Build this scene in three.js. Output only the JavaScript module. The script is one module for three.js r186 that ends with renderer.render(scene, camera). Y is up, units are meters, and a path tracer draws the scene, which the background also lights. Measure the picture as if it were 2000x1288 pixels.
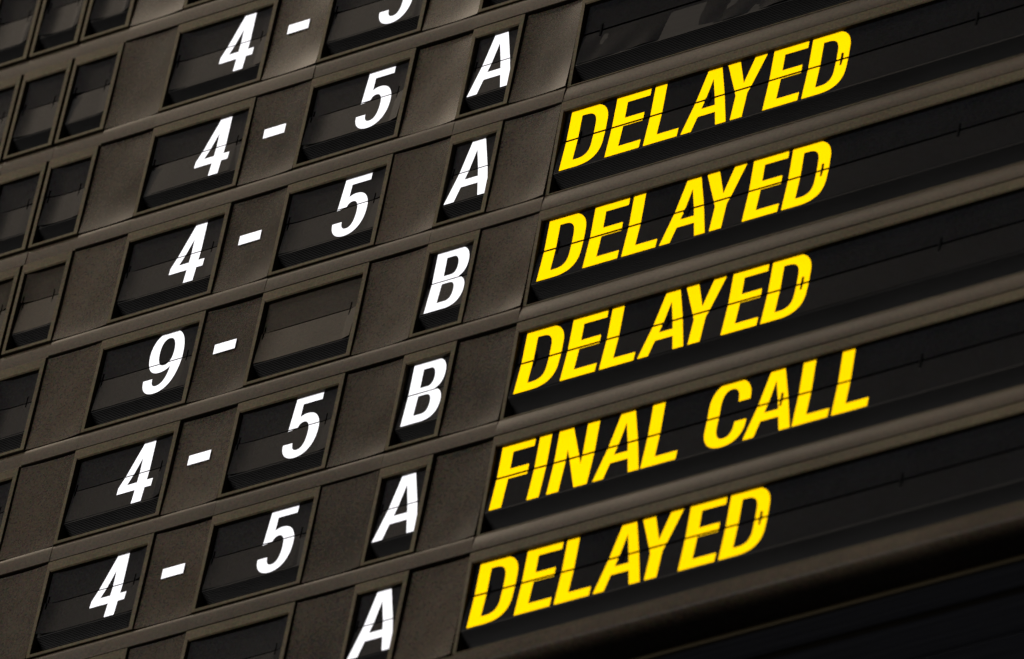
import * as THREE from 'three';
import { mergeGeometries } from 'three/addons/utils/BufferGeometryUtils.js';
import { RectAreaLightUniformsLib } from 'three/addons/lights/RectAreaLightUniformsLib.js';

RectAreaLightUniformsLib.init();
const P = 0.12;            // row pitch, metres
const U = 0.4475 * P;      // column unit, metres
const BY = 6.6;            // height of the board's reference row above the hall floor

// ---------------------------------------------------------------- camera, light, exposure
const scene = new THREE.Scene();
scene.background = new THREE.Color().setRGB(0.045, 0.045, 0.05);
const camera = new THREE.PerspectiveCamera(4.1656, 1024 / 659, 0.5, 40);
{
  const r = [0.842296, 0.152365, -0.517033], d = [-0.243054, -0.748799, -0.616623], f = [-0.481105, 0.645046, -0.593678];
  const m = new THREE.Matrix4().makeBasis(new THREE.Vector3(...r), new THREE.Vector3(...d).negate(), new THREE.Vector3(...f).negate());
  camera.quaternion.setFromRotationMatrix(m);
  camera.position.set(28.91929 * P, BY - 42.02187 * P, 35.72808 * P);
  camera.focus = 7.42; camera.userData.fStop = 8;
  camera.updateMatrixWorld();
}
const renderer = new THREE.WebGLRenderer({ antialias: true });
renderer.setSize(1024, 659);
renderer.toneMapping = THREE.LinearToneMapping;
renderer.toneMappingExposure = 1.0;
renderer.shadowMap.enabled = true;

// hall lamps: [centre], [aim], width, height, radiance, label, colour
const LAMPS = [
  [[-6.0, BY + 1.2, 9.8], [0, BY - 0.3, 0], 4.8, 4.0, 39, 'large white hall lamp out to one side of the board', [1, .985, .985]],
  [[-6.4, BY + 8.6, 3.1], [0, BY - 0.3, 0], 4.8, 2.0, 5.2, 'long warm white ceiling lamp high above the board', [1, .80, .58]],
];

// ---------------------------------------------------------------- helpers
let seed = 20240607;
const rnd = () => { seed = (seed + 0x6D2B79F5) | 0; let t = Math.imul(seed ^ (seed >>> 15), 1 | seed); t = (t + Math.imul(t ^ (t >>> 7), 61 | t)) ^ t; return ((t ^ (t >>> 14)) >>> 0) / 4294967296; };
const rr = (a, b) => a + (b - a) * rnd();
const used = {};
const numbered = n => { const k = used[n] = (used[n] ?? -1) + 1; return k ? `${n}_${String(k).padStart(3, '0')}` : n; };
function part(name, geo, mat, parent) {
  const m = new THREE.Mesh(geo, mat); m.name = name; m.castShadow = m.receiveShadow = true; parent.add(m); return m;
}
function thing(name, label, category, pos, group) {
  const g = new THREE.Group(); g.name = numbered(name); g.position.set(...pos);
  g.userData = { label, category }; if (group) g.userData.group = group;
  scene.add(g); return g;
}

// ---------------------------------------------------------------- procedural materials
const encode = v => v <= .0031308 ? 12.92 * Math.max(v, 0) : 1.055 * Math.pow(v, 1 / 2.4) - .055;
function noiseTexture(size, fine, coarse, base, srgb) {
  const grids = [];
  const lattice = n => { const a = new Float32Array(n * n); for (let i = 0; i < n * n; i++) a[i] = rnd() * 2 - 1; return a; };
  const cs = [[6, .5], [14, .3], [40, .2]].map(([n, w]) => [n, w, lattice(n)]);
  const data = new Uint8Array(size * size * 4);
  const sm = t => t * t * (3 - 2 * t);
  for (let y = 0; y < size; y++) for (let x = 0; x < size; x++) {
    let c = 0;
    for (const [n, w, a] of cs) {
      const fx = x / size * n, fy = y / size * n, ix = Math.floor(fx), iy = Math.floor(fy), tx = sm(fx - ix), ty = sm(fy - iy);
      const g = (i, j) => a[((iy + j) % n) * n + (ix + i) % n];
      c += w * ((g(0, 0) * (1 - tx) + g(1, 0) * tx) * (1 - ty) + (g(0, 1) * (1 - tx) + g(1, 1) * tx) * ty);
    }
    const f = (rnd() + rnd() + rnd()) / 1.5 - 1;
    const i = (y * size + x) * 4;
    for (let k = 0; k < 3; k++) {
      const v = base[k] * (1 + coarse * c + fine * f + fine * .35 * (rnd() * 2 - 1));
      data[i + k] = Math.max(0, Math.min(255, Math.round(255 * (srgb ? encode(v) : v))));
    }
    data[i + 3] = 255;
  }
  const t = new THREE.DataTexture(data, size, size); t.wrapS = t.wrapT = THREE.RepeatWrapping; t.magFilter = THREE.LinearFilter; t.minFilter = THREE.LinearMipmapLinearFilter; t.generateMipmaps = true;
  if (srgb) t.colorSpace = THREE.SRGBColorSpace;
  t.repeat.set(1 / 0.48, 1 / 0.48); t.needsUpdate = true; return t;   // one tile covers 48 cm, uv are metres
}
const roughMap = noiseTexture(512, .05, .16, [.8, .8, .8], false);
const plastic = (base, rough, fine = .22, coarse = .16, spec = .35) => new THREE.MeshPhysicalMaterial({ map: noiseTexture(512, fine, coarse, base, true), specularIntensity: spec, roughness: rough, roughnessMap: roughMap, metalness: 0 });
const M = {
  panel: [1, .86, 1.1].map(k => plastic([.0150 * k, .0110 * k, .0070 * k], .30, .9, .4, .26)),
  rail: plastic([.0172, .0126, .0080], .42, .8, .35, .18),
  frame: plastic([.0270, .0205, .0105], .48, .7, .3, .12),
  flap: plastic([.0058, .0054, .0052], .34, .6, .25, .045),
  brownFlap: plastic([.0115, .0090, .0063], .38, .6, .3, .10),
  statusFlap: plastic([.0036, .0036, .0038], .42, .6, .25, .015),
  dark: new THREE.MeshPhysicalMaterial({ color: new THREE.Color().setRGB(.003, .003, .003), roughness: .9, specularIntensity: .1 }),
  stack: plastic([.0050, .0047, .0043], .6, .2, .1, .1),
  tab: new THREE.MeshPhysicalMaterial({ color: new THREE.Color().setRGB(.0018, .0017, .0016), roughness: .8, specularIntensity: .03 }),
  white: plastic([.79, .79, .82], .8, .05, .05, .1),
  yellow: plastic([.96, .565, 0], .8, .05, .05, 0),
  casing: plastic([.07, .07, .072], .7, .5, .3, .05),
  casingEdge: plastic([.0185, .0136, .0086], .62, .8, .35, .05),
  lampBody: new THREE.MeshStandardMaterial({ color: new THREE.Color().setRGB(.6, .6, .6), roughness: .5 }),
  lampGlow: new THREE.MeshStandardMaterial({ color: 0xffffff, emissive: 0xfff4e4, emissiveIntensity: 1.2 }),
};

// ---------------------------------------------------------------- geometry builders
function fromTriangles(pos, uv, smooth = true) {
  const g = new THREE.BufferGeometry();
  g.setAttribute('position', new THREE.Float32BufferAttribute(pos, 3));
  g.setAttribute('uv', new THREE.Float32BufferAttribute(uv, 2));
  g.computeVertexNormals(); return g;
}
// strip of quads between rows of points (each row same length); smooth across
function sheet(rows) {
  const pos = [], uv = [], idx = [], n = rows[0].length;
  for (const row of rows) for (const p of row) { pos.push(...p); uv.push(p[0] + p[2], p[1] + p[2] * .7); }
  for (let j = 0; j + 1 < rows.length; j++) for (let i = 0; i + 1 < n; i++) {
    const a = j * n + i, b = a + 1, c = a + n, d = c + 1; idx.push(a, b, d, a, d, c);
  }
  const g = new THREE.BufferGeometry();
  g.setAttribute('position', new THREE.Float32BufferAttribute(pos, 3)); g.setAttribute('uv', new THREE.Float32BufferAttribute(uv, 2));
  g.setIndex(idx); g.computeVertexNormals(); return g;
}
// frame: outer w x h, insets of its four sides, profile [[s 0 outer .. 1 inner, z in P]]
const FRAME_PROFILE = [[0, -.06], [0, -.001], [.06, .0035], [.06, .0035], [.9, .0035], [.9, .0035], [1, -.004], [1, -.004], [1, -.15]];
function frameGeometry(w, h, l, r, t, b, bz = 0) {
  const at = (s, z) => [[l * s, b * s, (z + bz) * P], [w - r * s, b * s, (z + bz) * P], [w - r * s, h - t * s, z * P], [l * s, h - t * s, z * P]];
  const rings = FRAME_PROFILE.map(([s, z]) => at(s, z));
  const sides = [];
  for (let k = 0; k < 4; k++) for (let j = 0; j + 1 < rings.length; j++) if (FRAME_PROFILE[j] + '' !== FRAME_PROFILE[j + 1] + '') sides.push(sheet([rings[j], rings[j + 1]].map(R => [R[k], R[(k + 1) % 4]])));
  return mergeGeometries(sides);
}
// thin plate w x h on a grid, with cells left out by mask(x, y), z = bend(x, y), real thickness
function plate(xs, ys, hole, bend, thick) {
  const pos = [], uv = [], idx = [], nx = xs.length, ny = ys.length, N = nx * ny;
  for (const back of [0, 1]) for (const y of ys) for (const x of xs) { pos.push(x, y, bend(x, y) - back * thick); uv.push(x, y); }
  const keep = (i, j) => i >= 0 && j >= 0 && i < nx - 1 && j < ny - 1 && !hole((xs[i] + xs[i + 1]) / 2, (ys[j] + ys[j + 1]) / 2);
  for (let j = 0; j < ny - 1; j++) for (let i = 0; i < nx - 1; i++) if (keep(i, j)) {
    const a = j * nx + i, b = a + 1, c = a + nx, d = c + 1;
    idx.push(a, b, d, a, d, c, a + N, d + N, b + N, a + N, c + N, d + N);
  }
  const g = new THREE.BufferGeometry();
  g.setAttribute('position', new THREE.Float32BufferAttribute(pos, 3)); g.setAttribute('uv', new THREE.Float32BufferAttribute(uv, 2));
  g.setIndex(idx); g.computeVertexNormals();
  // rim faces, unshared so the front keeps its own normals
  const ep = [], eu = [];
  const wall = (p, q) => {
    const A = pos.slice(p * 3, p * 3 + 3), B = pos.slice(q * 3, q * 3 + 3), C = pos.slice((q + N) * 3, (q + N) * 3 + 3), D = pos.slice((p + N) * 3, (p + N) * 3 + 3);
    ep.push(...A, ...C, ...B, ...A, ...D, ...C); for (const v of [A, C, B, A, D, C]) eu.push(v[0], v[1]);
  };
  for (let j = 0; j < ny - 1; j++) for (let i = 0; i < nx - 1; i++) if (keep(i, j)) {
    const a = j * nx + i, b = a + 1, c = a + nx, d = c + 1;
    if (!keep(i, j - 1)) wall(a, b); if (!keep(i + 1, j)) wall(b, d); if (!keep(i, j + 1)) wall(d, c); if (!keep(i - 1, j)) wall(c, a);
  }
  return mergeGeometries([g.toNonIndexed(), fromTriangles(ep, eu)]);
}
const span = (a, b, n, extra = []) => [...new Set([...Array.from({ length: n + 1 }, (_, i) => a + (b - a) * i / n), ...extra].map(v => +v.toFixed(6)))].filter(v => v >= a - 1e-6 && v <= b + 1e-6).sort((p, q) => p - q);

// ---------------------------------------------------------------- lettering: outlines in cap heights
const poly = pts => { const s = new THREE.Shape(); pts.forEach(([x, y], i) => i ? s.lineTo(x, y) : s.moveTo(x, y)); s.closePath(); return s; };
function curve(cmds, S = THREE.Shape) { const s = new S(); for (const c of cmds) c.length === 2 ? (s.curves.length || s.started ? s.lineTo(...c) : (s.moveTo(...c), s.started = true)) : s.bezierCurveTo(...c); return s; }
const GLYPH = {
  D: () => { const w = .545, s = .162, b = .132; const o = curve([[0, 0], [.23, 0], [.43, 0, w, .10, w, .33], [w, .67], [w, .90, .43, 1, .23, 1], [0, 1], [0, 0]]);
    o.holes.push(curve([[s, b], [s, 1 - b], [.22, 1 - b], [.33, 1 - b, w - s, .81, w - s, .66], [w - s, .34], [w - s, .19, .33, b, .22, b], [s, b]], THREE.Path)); return [o, w]; },
  E: () => [poly([[0, 0], [.475, 0], [.475, .134], [.162, .134], [.162, .475], [.435, .475], [.435, .61], [.162, .61], [.162, .866], [.475, .866], [.475, 1], [0, 1]]), .475],
  F: () => [poly([[0, 0], [.162, 0], [.162, .455], [.42, .455], [.42, .605], [.162, .605], [.162, .866], [.45, .866], [.45, 1], [0, 1]]), .45],
  L: () => [poly([[0, 0], [.465, 0], [.465, .137], [.162, .137], [.162, 1], [0, 1]]), .46],
  I: () => [poly([[0, 0], [.162, 0], [.162, 1], [0, 1]]), .162],
  N: () => [poly([[0, 0], [.16, 0], [.16, .66], [.368, 0], [.545, 0], [.545, 1], [.385, 1], [.385, .36], [.182, 1], [0, 1]]), .54],
  Y: () => [poly([[.20, 0], [.36, 0], [.36, .41], [.56, 1], [.392, 1], [.28, .595], [.17, 1], [0, 1], [.20, .41]]), .555],
  A: () => { const w = .62, o = poly([[0, 0], [.142, 0], [.190, .235], [w - .190, .235], [w - .142, 0], [w, 0], [w / 2 + .088, 1], [w / 2 - .088, 1]]);
    o.holes.push(new THREE.Path([[.216, .36], [w - .216, .36], [w / 2, .82]].map(p => new THREE.Vector2(...p)))); return [o, w]; },
  C: () => { const w = .545, t = .155; return [curve([[w, .66], [w, .71], [w, .89, .44, 1.012, .28, 1.012], [.10, 1.012, 0, .88, 0, .66], [0, .34], [0, .12, .10, -.012, .28, -.012], [.44, -.012, w, .11, w, .29], [w, .35], [w - t, .35], [w - t, .30], [w - t, .18, .345, .12, .28, .12], [.195, .12, t, .21, t, .36], [t, .64], [t, .79, .195, .88, .28, .88], [.345, .88, w - t, .82, w - t, .71], [w - t, .66], [w, .66]]), w]; },
  B: () => { const o = curve([[0, 0], [.27, 0], [.42, 0, .495, .10, .495, .27], [.495, .40, .45, .48, .37, .515], [.44, .55, .475, .63, .475, .74], [.475, .91, .40, 1, .26, 1], [0, 1], [0, 0]]);
    o.holes.push(curve([[.15, .58], [.15, .87], [.25, .87], [.30, .87, .33, .80, .33, .725], [.33, .65, .31, .58, .25, .58], [.15, .58]], THREE.Path));
    o.holes.push(curve([[.15, .13], [.15, .45], [.25, .45], [.32, .45, .345, .38, .345, .285], [.345, .19, .32, .13, .26, .13], [.15, .13]], THREE.Path)); return [o, .495]; },
  4: () => { const o = poly([[0, .225], [.265, .225], [.265, 0], [.405, 0], [.405, .225], [.495, .225], [.495, .35], [.405, .35], [.405, 1], [.25, 1], [0, .335]]);
    o.holes.push(new THREE.Path([[.265, .35], [.265, .745], [.12, .35]].map(p => new THREE.Vector2(...p)))); return [o, .5]; },
  5: () => [curve([[.055, 1], [.43, 1], [.43, .865], [.162, .865], [.155, .665], [.185, .69, .22, .70, .255, .70], [.40, .70, .465, .56, .465, .36], [.465, .13, .37, -.012, .22, -.012], [.10, -.012, .005, .08, 0, .255], [.135, .255], [.138, .16, .17, .115, .222, .115], [.29, .115, .32, .20, .32, .35], [.32, .50, .285, .578, .225, .578], [.18, .578, .155, .545, .145, .50], [.015, .48], [.055, 1]]), .465],
  9: () => { const o = curve([[0, .26], [.13, .26], [.135, .16, .165, .115, .215, .115], [.30, .115, .345, .22, .352, .42], [.315, .37, .265, .345, .205, .345], [.08, .345, 0, .47, 0, .67], [0, .88, .10, 1.012, .245, 1.012], [.42, 1.012, .5, .86, .5, .56], [.5, .18, .40, -.012, .215, -.012], [.09, -.012, .005, .09, 0, .26]]);
    o.holes.push(curve([[.245, .46], [.315, .46, .355, .545, .355, .68], [.355, .81, .315, .895, .245, .895], [.175, .895, .14, .81, .14, .68], [.14, .545, .175, .46, .245, .46]], THREE.Path)); return [o, .5]; },
};
const CAP = .57 * P;
// half of a glyph (above or below the split), scaled to metres, y measured from the split; thin ink film with an edge
function halfGlyph(ch, upper, x0, gap, z0 = .0003) {
  const [shape] = GLYPH[ch](); const g = new THREE.ShapeGeometry(shape, 14).toNonIndexed(); const p = g.attributes.position; const pos = [], uv = [];
  const cut = upper ? .5 + gap : .5 - gap, sgn = upper ? 1 : -1;
  for (let i = 0; i < p.count; i += 3) {
    let tri = [0, 1, 2].map(k => [p.getX(i + k), p.getY(i + k)]), out = [];
    for (let k = 0; k < 3; k++) {
      const a = tri[k], b = tri[(k + 1) % 3], da = sgn * (a[1] - cut), db = sgn * (b[1] - cut);
      if (da >= 0) out.push(a);
      if (da * db < 0) { const t = da / (da - db); out.push([a[0] + (b[0] - a[0]) * t, a[1] + (b[1] - a[1]) * t]); }
    }
    for (let k = 1; k + 1 < out.length; k++) for (const q of [out[0], out[k], out[k + 1]]) { const X = x0 + q[0] * CAP, Y = (q[1] - .5) * CAP; pos.push(X, Y, z0); uv.push(X, Y); }
  }
  return pos.length ? fromTriangles(pos, uv) : null;
}
const glyphCache = {};

// ---------------------------------------------------------------- one flap module
const SPLIT = .482 * P, HALF = .288 * P, BAND = .845 * P, FLAPZ = -.034 * P, TILT = Math.atan(.020 / .285);
const rowY = r => BY - r * P;
function flapModule(t, units, opts) {
  // t: Group placed at the module's lower left; units: width in columns; opts: text [[char, xU]], ink, label
  const w = (units - .055) * U, l = .070 * U, r = .085 * U;
  part('frame', opts.frameGeo ??= frameGeometry(w, BAND, l, r, .092 * P, (opts.slots ? .010 : .028) * P, opts.slots ? -.021 : 0), M.frame, t);
  const fx0 = l + .012 * P, fx1 = w - r - .006 * P, fm = opts.flapMat ?? M.flap;
  const nh = .062 * P, slots = opts.slots ?? [fx0 + .016 * P, fx1 - .066 * P];
  const sw = (opts.slots ? .009 : .0055) * P;
  const xs = span(fx0, fx1, Math.max(8, Math.round(units * 5)), slots.flatMap(s => [s - sw, s + sw]));
  const hole = (x, y) => Math.abs(y) < nh && slots.some(s => Math.abs(x - s) < sw);
  const ends = (x) => [Math.max(0, 1 - (x - fx0) / (.33 * U)), Math.max(0, 1 - (fx1 - x) / (.20 * U))];
  const cl = opts.slots || (units === 1 && opts.text?.length) ? 0 : 1, kU = [rr(-.3, 1) * cl, rr(-.2, .8) * cl], kL = [rr(-.2, 1) * cl, rr(-.2, .9) * cl];
  const wave = opts.wave ?? 0;
  const bendU = (x, y) => { const [a, b] = ends(x); return .0030 * (kU[0] * a * a + kU[1] * b * b); };
  const bendL = (x, y) => { const [a, b] = ends(x); const d = Math.min(1, Math.max(0, -y / HALF)); return .0030 * (kL[0] * a * a + kL[1] * b * b) + wave * d * (Math.sin(x * 95 + 1.2) * .0007 + Math.sin(x * 43) * .0007 + .0005 * Math.sin(x * 150 + d * 3)); };
  const gap = (opts.slots ? .009 : .005) * P;
  const up = part('upper_flap', plate(xs, span(gap, HALF, 4, [nh]), hole, bendU, .0006), fm, t);
  up.position.set(0, SPLIT, FLAPZ); up.rotation.x = rr(-.004, .012);
  const lo = part('lower_flap', plate(xs, span(-HALF, -gap, wave ? 8 : 4, [-nh]), hole, bendL, .0006), fm, t);
  lo.position.set(0, SPLIT, FLAPZ); lo.rotation.x = -TILT + rr(-.012, .012);
  for (const [ch, xu, nm] of opts.text ?? []) {
    const ug = halfGlyph(ch, true, xu * U, gap / CAP), lg = halfGlyph(ch, false, xu * U, gap / CAP);
    if (ug) part(nm, ug, opts.ink, up); if (lg) part(nm, lg, opts.ink, lo);
  }
  // the other flaps of the drum, fanned out behind and below
  const st = [];
  for (let k = 1; k <= 14; k++) {
    const g = new THREE.BoxGeometry(fx1 - fx0 + .008 * P, HALF * .92, .0008);
    g.rotateX(-TILT + .012 * k); g.translate((fx0 + fx1) / 2 - .003 * P, SPLIT - HALF * .56 - .0078 * P * k, FLAPZ + .012 * P - .0058 * P * k); st.push(g);
  }
  part('flap_stack', mergeGeometries(st), M.stack, t);
  for (const x of slots) {
    const g = opts.slots ? new THREE.BoxGeometry(.013 * P, nh * 1.8, .0010) : new THREE.BoxGeometry(.005 * P, nh * 1.5, .003);
    g.translate(x, SPLIT, FLAPZ + (opts.slots ? .0005 : -.0025));
    part('hinge_tab', g, M.tab, t);
    if (opts.worn === x) {   // torn edge of the flap around the hinge inside the A
      const sh = poly(Array.from({ length: 11 }, (_, i) => { const a = i / 11 * Math.PI * 2, q = (i % 2 ? .55 : 1) * rr(.8, 1.15); return [Math.cos(a) * .026 * P * q, Math.sin(a) * .030 * P * q - .012 * P]; }));
      const e = new THREE.ExtrudeGeometry(sh, { depth: .0006, bevelEnabled: false }); e.translate(x - .008 * P, SPLIT, FLAPZ + .0006);
      part('torn_notch', e, M.tab, t);
    }
  }
  return t;
}

// ---------------------------------------------------------------- the board: back plate and rails
const X0 = -13, X1 = 12.47;
{
  const g = new THREE.BoxGeometry((X1 - X0 + .4) * U, 8.9 * P, .02); g.translate((X0 + X1) / 2 * U, -1.70 * P, 0);
  const m = part('back_plate', g, M.dark, scene); m.position.set(0, BY, -.20 * P - .01); m.userData = { kind: 'structure', label: 'black back plate behind the display modules', category: 'board' };
}
const ROWNAME = {
  '-2': 'four rows above topmost DELAYED', '-1': 'three rows above topmost DELAYED', 0: 'two rows above topmost DELAYED', 1: 'in row above topmost DELAYED',
  2: 'in topmost DELAYED row', 3: 'in the 9 row', 4: 'in row below the 9', 5: 'in FINAL CALL row', 6: 'in row below FINAL CALL',
};
const RAILNAME = {
  '-2': 'brown rail three rows above the blank status strip row', '-1': 'brown rail two rows above the blank status strip', 0: 'brown rail directly above the blank status strip row', 1: 'brown rail directly under the blank status strip',
  2: 'brown rail directly above the row that starts with 9', 3: 'brown rail directly under the row that starts with 9', 4: 'brown rail directly above the FINAL CALL row', 5: 'brown rail directly under the FINAL CALL row',
};
function railGeometry(a, b, bow) {
  const pr = [];
  for (let i = 0; i <= 12; i++) { const y = -.148 + .142 * i / 12, q = (y + .148) / .148; pr.push([y, .002 - bow * q * q - (1 - bow / .018) * .017 * Math.pow(q, 14)]); }
  pr.push([-.003, -.019]);
  const side = sheet([[-.153, -.10], [-.153, -.006], [-.148, .002]].map(([y, z]) => [[a, y * P, z * P], [b, y * P, z * P]]));
  const top = sheet([[-.003, -.019], [-.003, -.10]].map(([y, z]) => [[a, y * P, z * P], [b, y * P, z * P]]));
  return mergeGeometries([side, top, sheet(pr.map(([y, z]) => [[a, y * P, z * P], [b, y * P, z * P]]))]);
}
const SEAMS = [X0, -12, -11, -10, -9.03, -8, -5, -2, 0, X1];
for (let r = -2; r <= 5; r++) {
  const t = thing('rail', RAILNAME[r], 'rail', [0, rowY(r), 0], 'rails between the rows of the board');
  for (let k = 0; k + 1 < SEAMS.length; k++) {
    const s = part('rail_segment', railGeometry(SEAMS[k] * U + .00008, SEAMS[k + 1] * U - .00008, k < SEAMS.length - 2 ? .005 : .018), M.rail, t);
    s.position.z = k < 4 ? -.010 * P + rr(-.003, .003) * P : rr(-.003, .003) * P; s.rotation.x = rr(-.015, .015);
  }
}
// bottom casing under the last row: rounded rail turning under the board, with lips on its underside
{
  const t = thing('bottom_casing', 'dark casing closing off the bottom edge of the board below the last DELAYED', 'casing', [0, rowY(6), 0]);
  const a = X0 * U, b = X1 * U, pr = [[-.003, -.10], [-.003, -.019], [-.003, -.019]];
  for (let i = 0; i <= 12; i++) { const y = -.006 - .124 * i / 12, q = (y + .148) / .148; pr.push([y, .002 - .018 * q * q]); }
  for (let i = 1; i <= 12; i++) { const q = i / 12 * Math.PI / 2, k = Math.sin(q); pr.push([-.13 - .065 * k, .0017 - .12 * (1 - Math.cos(q))]); }
  pr.push([-.196, -.30]);
  part('front_edge', sheet(pr.reverse().map(([y, z]) => [[a, y * P, z * P], [b, y * P, z * P]])), M.casingEdge, t);
  const strip = (y, z0, z1, h) => { const g = new THREE.BoxGeometry(b - a, h * P, (z0 - z1) * P); g.translate((a + b) / 2, (y - h / 2) * P, (z0 + z1) / 2 * P); return g; };
  part('underside_panel', strip(-.198, -.30, -.56, .012), M.casing, t);
  part('lip', strip(-.196, -.272, -.30, .034), M.frame, t);
  part('underside_panel', strip(-.20, -.575, -.90, .02), M.casing, t);
  part('lip', strip(-.195, -.53, -.56, .036), M.frame, t);
  part('underside_panel', strip(-.20, -.90, -1.6, .04), M.casing, t);
}

// ---------------------------------------------------------------- cover panels between the modules
const coverGeos = [0, 1, 2, 3, 4].map(() => {
  const w = 1.05 * U - .010 * P, h = BAND - .010 * P, D = rr(.0022, .0032), E = rr(.0016, .0028), c = rr(.25, .5), L = rr(.0002, .0010), ph = rr(0, 6);
  const bend = (x, y) => { const px = x / w, py = 1 - y / h, q = Math.max(0, px - c) / (1 - c), s = Math.max(0, py - .4) / .6, l = Math.max(0, .4 - px) / .4; return D * q * q * q * .48 + E * s * s * s * .5 + L * l * l - .0016 + .00014 * Math.sin(x * 90 + ph) * Math.sin(y * 70 + ph); };
  const g = plate(span(0, w, 14), span(0, h, 20), () => false, bend, .002), a = g.attributes.uv, ox = rr(0, .4), oy = rr(0, .4);
  for (let i = 0; i < a.count; i++) a.setXY(i, a.getX(i) + ox, a.getY(i) + oy);
  return g;
});
const dashGeo = (() => { const g = new THREE.BoxGeometry(.40 * U, .086 * P, .0008); return g; })();
let coverN = 0;
function cover(r, x, dash, label, group) {
  const t = thing('cover_panel', label, 'cover panel', [x * U, rowY(r), 0], group);
  const g = coverGeos[(coverN++ * 3 + r + 9) % 5];
  const s = part('panel_plate', g, M.panel[(coverN * 2 + (r & 1)) % 3], t); s.position.set(-.05 * U + .004 * P, .003 * P, -.009 * P); s.rotation.set(rr(-.012, .012), rr(-.012, .012), 0);
  if (dash) { const d = part('dash', dashGeo, M.white, t); d.position.set(.442 * U, .452 * P, -.009 * P - .0011); }
}

// ---------------------------------------------------------------- fill the rows
const DIGITS = { 0: ['4', '5'], 1: ['4', '5'], 2: ['4', '5'], 3: ['9', ''], 4: ['4', '5'], 5: ['4', '5'], 6: ['', ''] };
const LETTERS = { 1: 'A', 2: 'A', 3: 'B', 4: 'B', 5: 'A', 6: 'A' };
const DELAYED = [['D', .175], ['E', .985], ['L', 1.665], ['A', 2.325], ['Y', 2.935], ['E', 3.755], ['D', 4.43]];
const FINAL = [['F', .15], ['I', .80], ['N', 1.14], ['A', 1.93], ['L', 2.75], ['C', 3.76], ['A', 4.475], ['L', 5.30], ['L', 5.955]];
const STATUS = { 1: [], 2: DELAYED, 3: DELAYED, 4: DELAYED, 5: FINAL, 6: DELAYED };
const v = new THREE.Vector3();
const inView = (r, x0, x1) => {   // is any corner of the cell near the camera's picture
  let a = 9, b = -9, c = 9, d = -9;
  for (const x of [x0, x1]) for (const y of [0, BAND]) { v.set(x * U, rowY(r) + y, 0).project(camera); a = Math.min(a, v.x); b = Math.max(b, v.x); c = Math.min(c, v.y); d = Math.max(d, v.y); }
  return b > -1.02 && a < 1.02 && d > -1.02 && c < 1.02;
};
camera.updateProjectionMatrix();
const num = (s, nm) => s;
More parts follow.
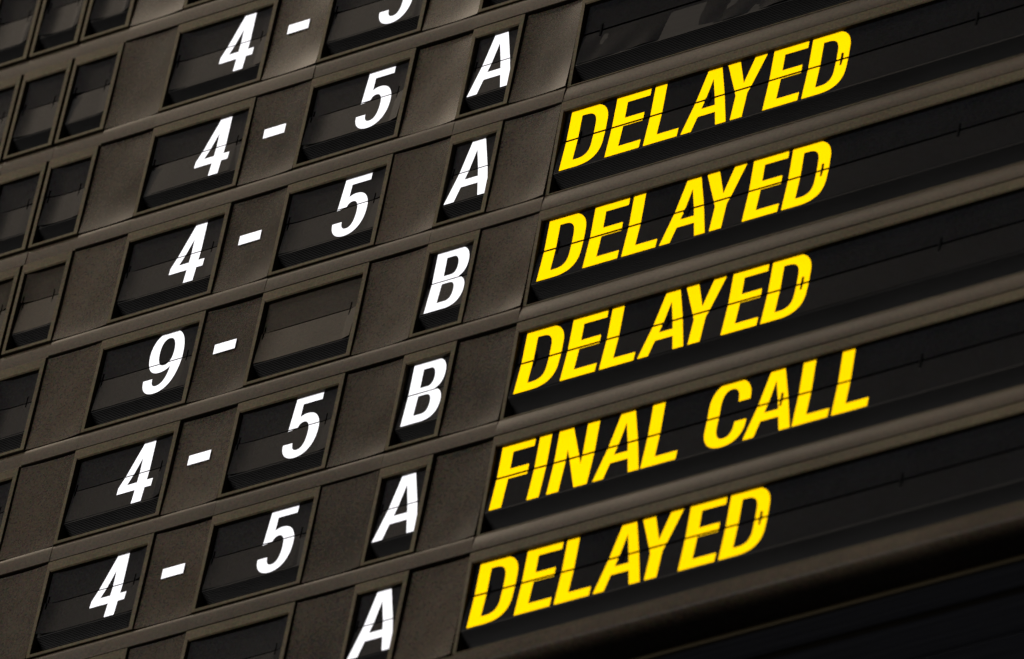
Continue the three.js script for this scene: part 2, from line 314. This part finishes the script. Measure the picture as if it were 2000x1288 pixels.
for (let r = -2; r <= 6; r++) {
  const where = ROWNAME[r], y = rowY(r);
  for (let x = -13; x <= -10; x++) if (inView(r, x, x + 1)) {
    const side = { '-10': 'beside the cover panel', '-11': 'second from the cover panel', '-12': 'third from the cover panel', '-13': 'fourth from the cover panel' }[x];
    flapModule(thing('narrow_flap_module', `blank narrow flap module ${side}, ${where}`, 'flap module', [x * U, y, 0], 'narrow blank flap modules'), 1, { flapMat: r === 2 ? M.brownFlap : M.flap });
  }
  if (inView(r, -9.05, -8)) cover(r, -9, false, `plain cover panel between narrow and digit modules, ${where}`, 'plain cover panels');
  const [dg, gt] = DIGITS[r] ?? ['', ''];
  if (inView(r, -8, -6)) flapModule(thing('wide_flap_module', dg ? `wide flap module showing a white ${dg} before the dash, ${where}` : `blank wide flap module before the dash, ${where}`, 'flap module', [-8 * U, y, 0], 'wide flap modules'), 2, { text: dg ? [[dg, .975, 'numeral']] : [], ink: M.white });
  if (inView(r, -6.05, -5)) cover(r, -6, true, `brown cover panel with a white dash, ${where}`, 'cover panels with a dash');
  if (inView(r, -5, -3)) flapModule(thing('wide_flap_module', gt ? `wide flap module showing a white ${gt} after the dash, ${where}` : `blank wide flap module after the dash, ${where}`, 'flap module', [-5 * U, y, 0], 'wide flap modules'), 2, { text: gt ? [[gt, 1.005, 'numeral']] : [], ink: M.white, flapMat: r === 3 ? M.brownFlap : M.flap });
  if (inView(r, -3.05, -2)) cover(r, -3, false, `plain cover panel between digit and letter modules, ${where}`, 'plain cover panels');
  const lt = LETTERS[r];
  if (inView(r, -2, -1)) flapModule(thing('letter_flap_module', lt ? `narrow flap module showing a white ${lt}, ${where}` : `blank letter flap module, ${where}`, 'flap module', [-2 * U, y, 0], 'letter flap modules'), 1, { text: lt ? [[lt, lt === 'A' ? .11 : .175, 'letter']] : [], ink: M.white });
  if (inView(r, -1.05, 0)) cover(r, -1, false, `plain cover panel between letter and status modules, ${where}`, 'plain cover panels');
  if (STATUS[r] || inView(r, 0, X1)) {
    const tx = STATUS[r] ?? [], word = tx === DELAYED ? 'yellow DELAYED' : tx === FINAL ? 'yellow FINAL CALL' : '';
    flapModule(thing('status_flap_module', word ? `long flap module reading ${word}, ${where}` : r === 1 ? 'long blank dark flap module with a rippled lower flap, beside an A' : `long blank flap module, ${where}`, 'flap module', [0, y, 0], 'long status flap modules'),
      12.47, { text: tx.map(([c, x]) => [c, x, 'letter']), ink: M.yellow, flapMat: M.statusFlap, slots: (r === 5 ? [5.01, 7.325, 9.64, 11.95] : [.41, 2.70, 5.01, 7.325, 9.64, 11.95]).map(s => s * U), wave: r === 1 ? 1 : 0, worn: tx === DELAYED ? 2.70 * U : -1 });
  }
}

// ---------------------------------------------------------------- hall lamps
for (const [at, aim, w, h, L, label, tint] of LAMPS) {
  const t = thing('ceiling_lamp', label, 'lamp', at); t.lookAt(...aim);
  const body = new THREE.BoxGeometry(w + .08, h + .08, .1); body.translate(0, 0, -.07); part('housing', body, M.lampBody, t);
  const dg = new THREE.BoxGeometry(w, h, .01); dg.translate(0, 0, -.012); part('diffuser', dg, M.lampGlow, t);
  const li = new THREE.RectAreaLight(new THREE.Color().setRGB(...tint), L, w, h); li.name = 'lamp_light'; li.position.set(...at); li.lookAt(...aim);
  li.castShadow = true; scene.add(li);
}
renderer.render(scene, camera);
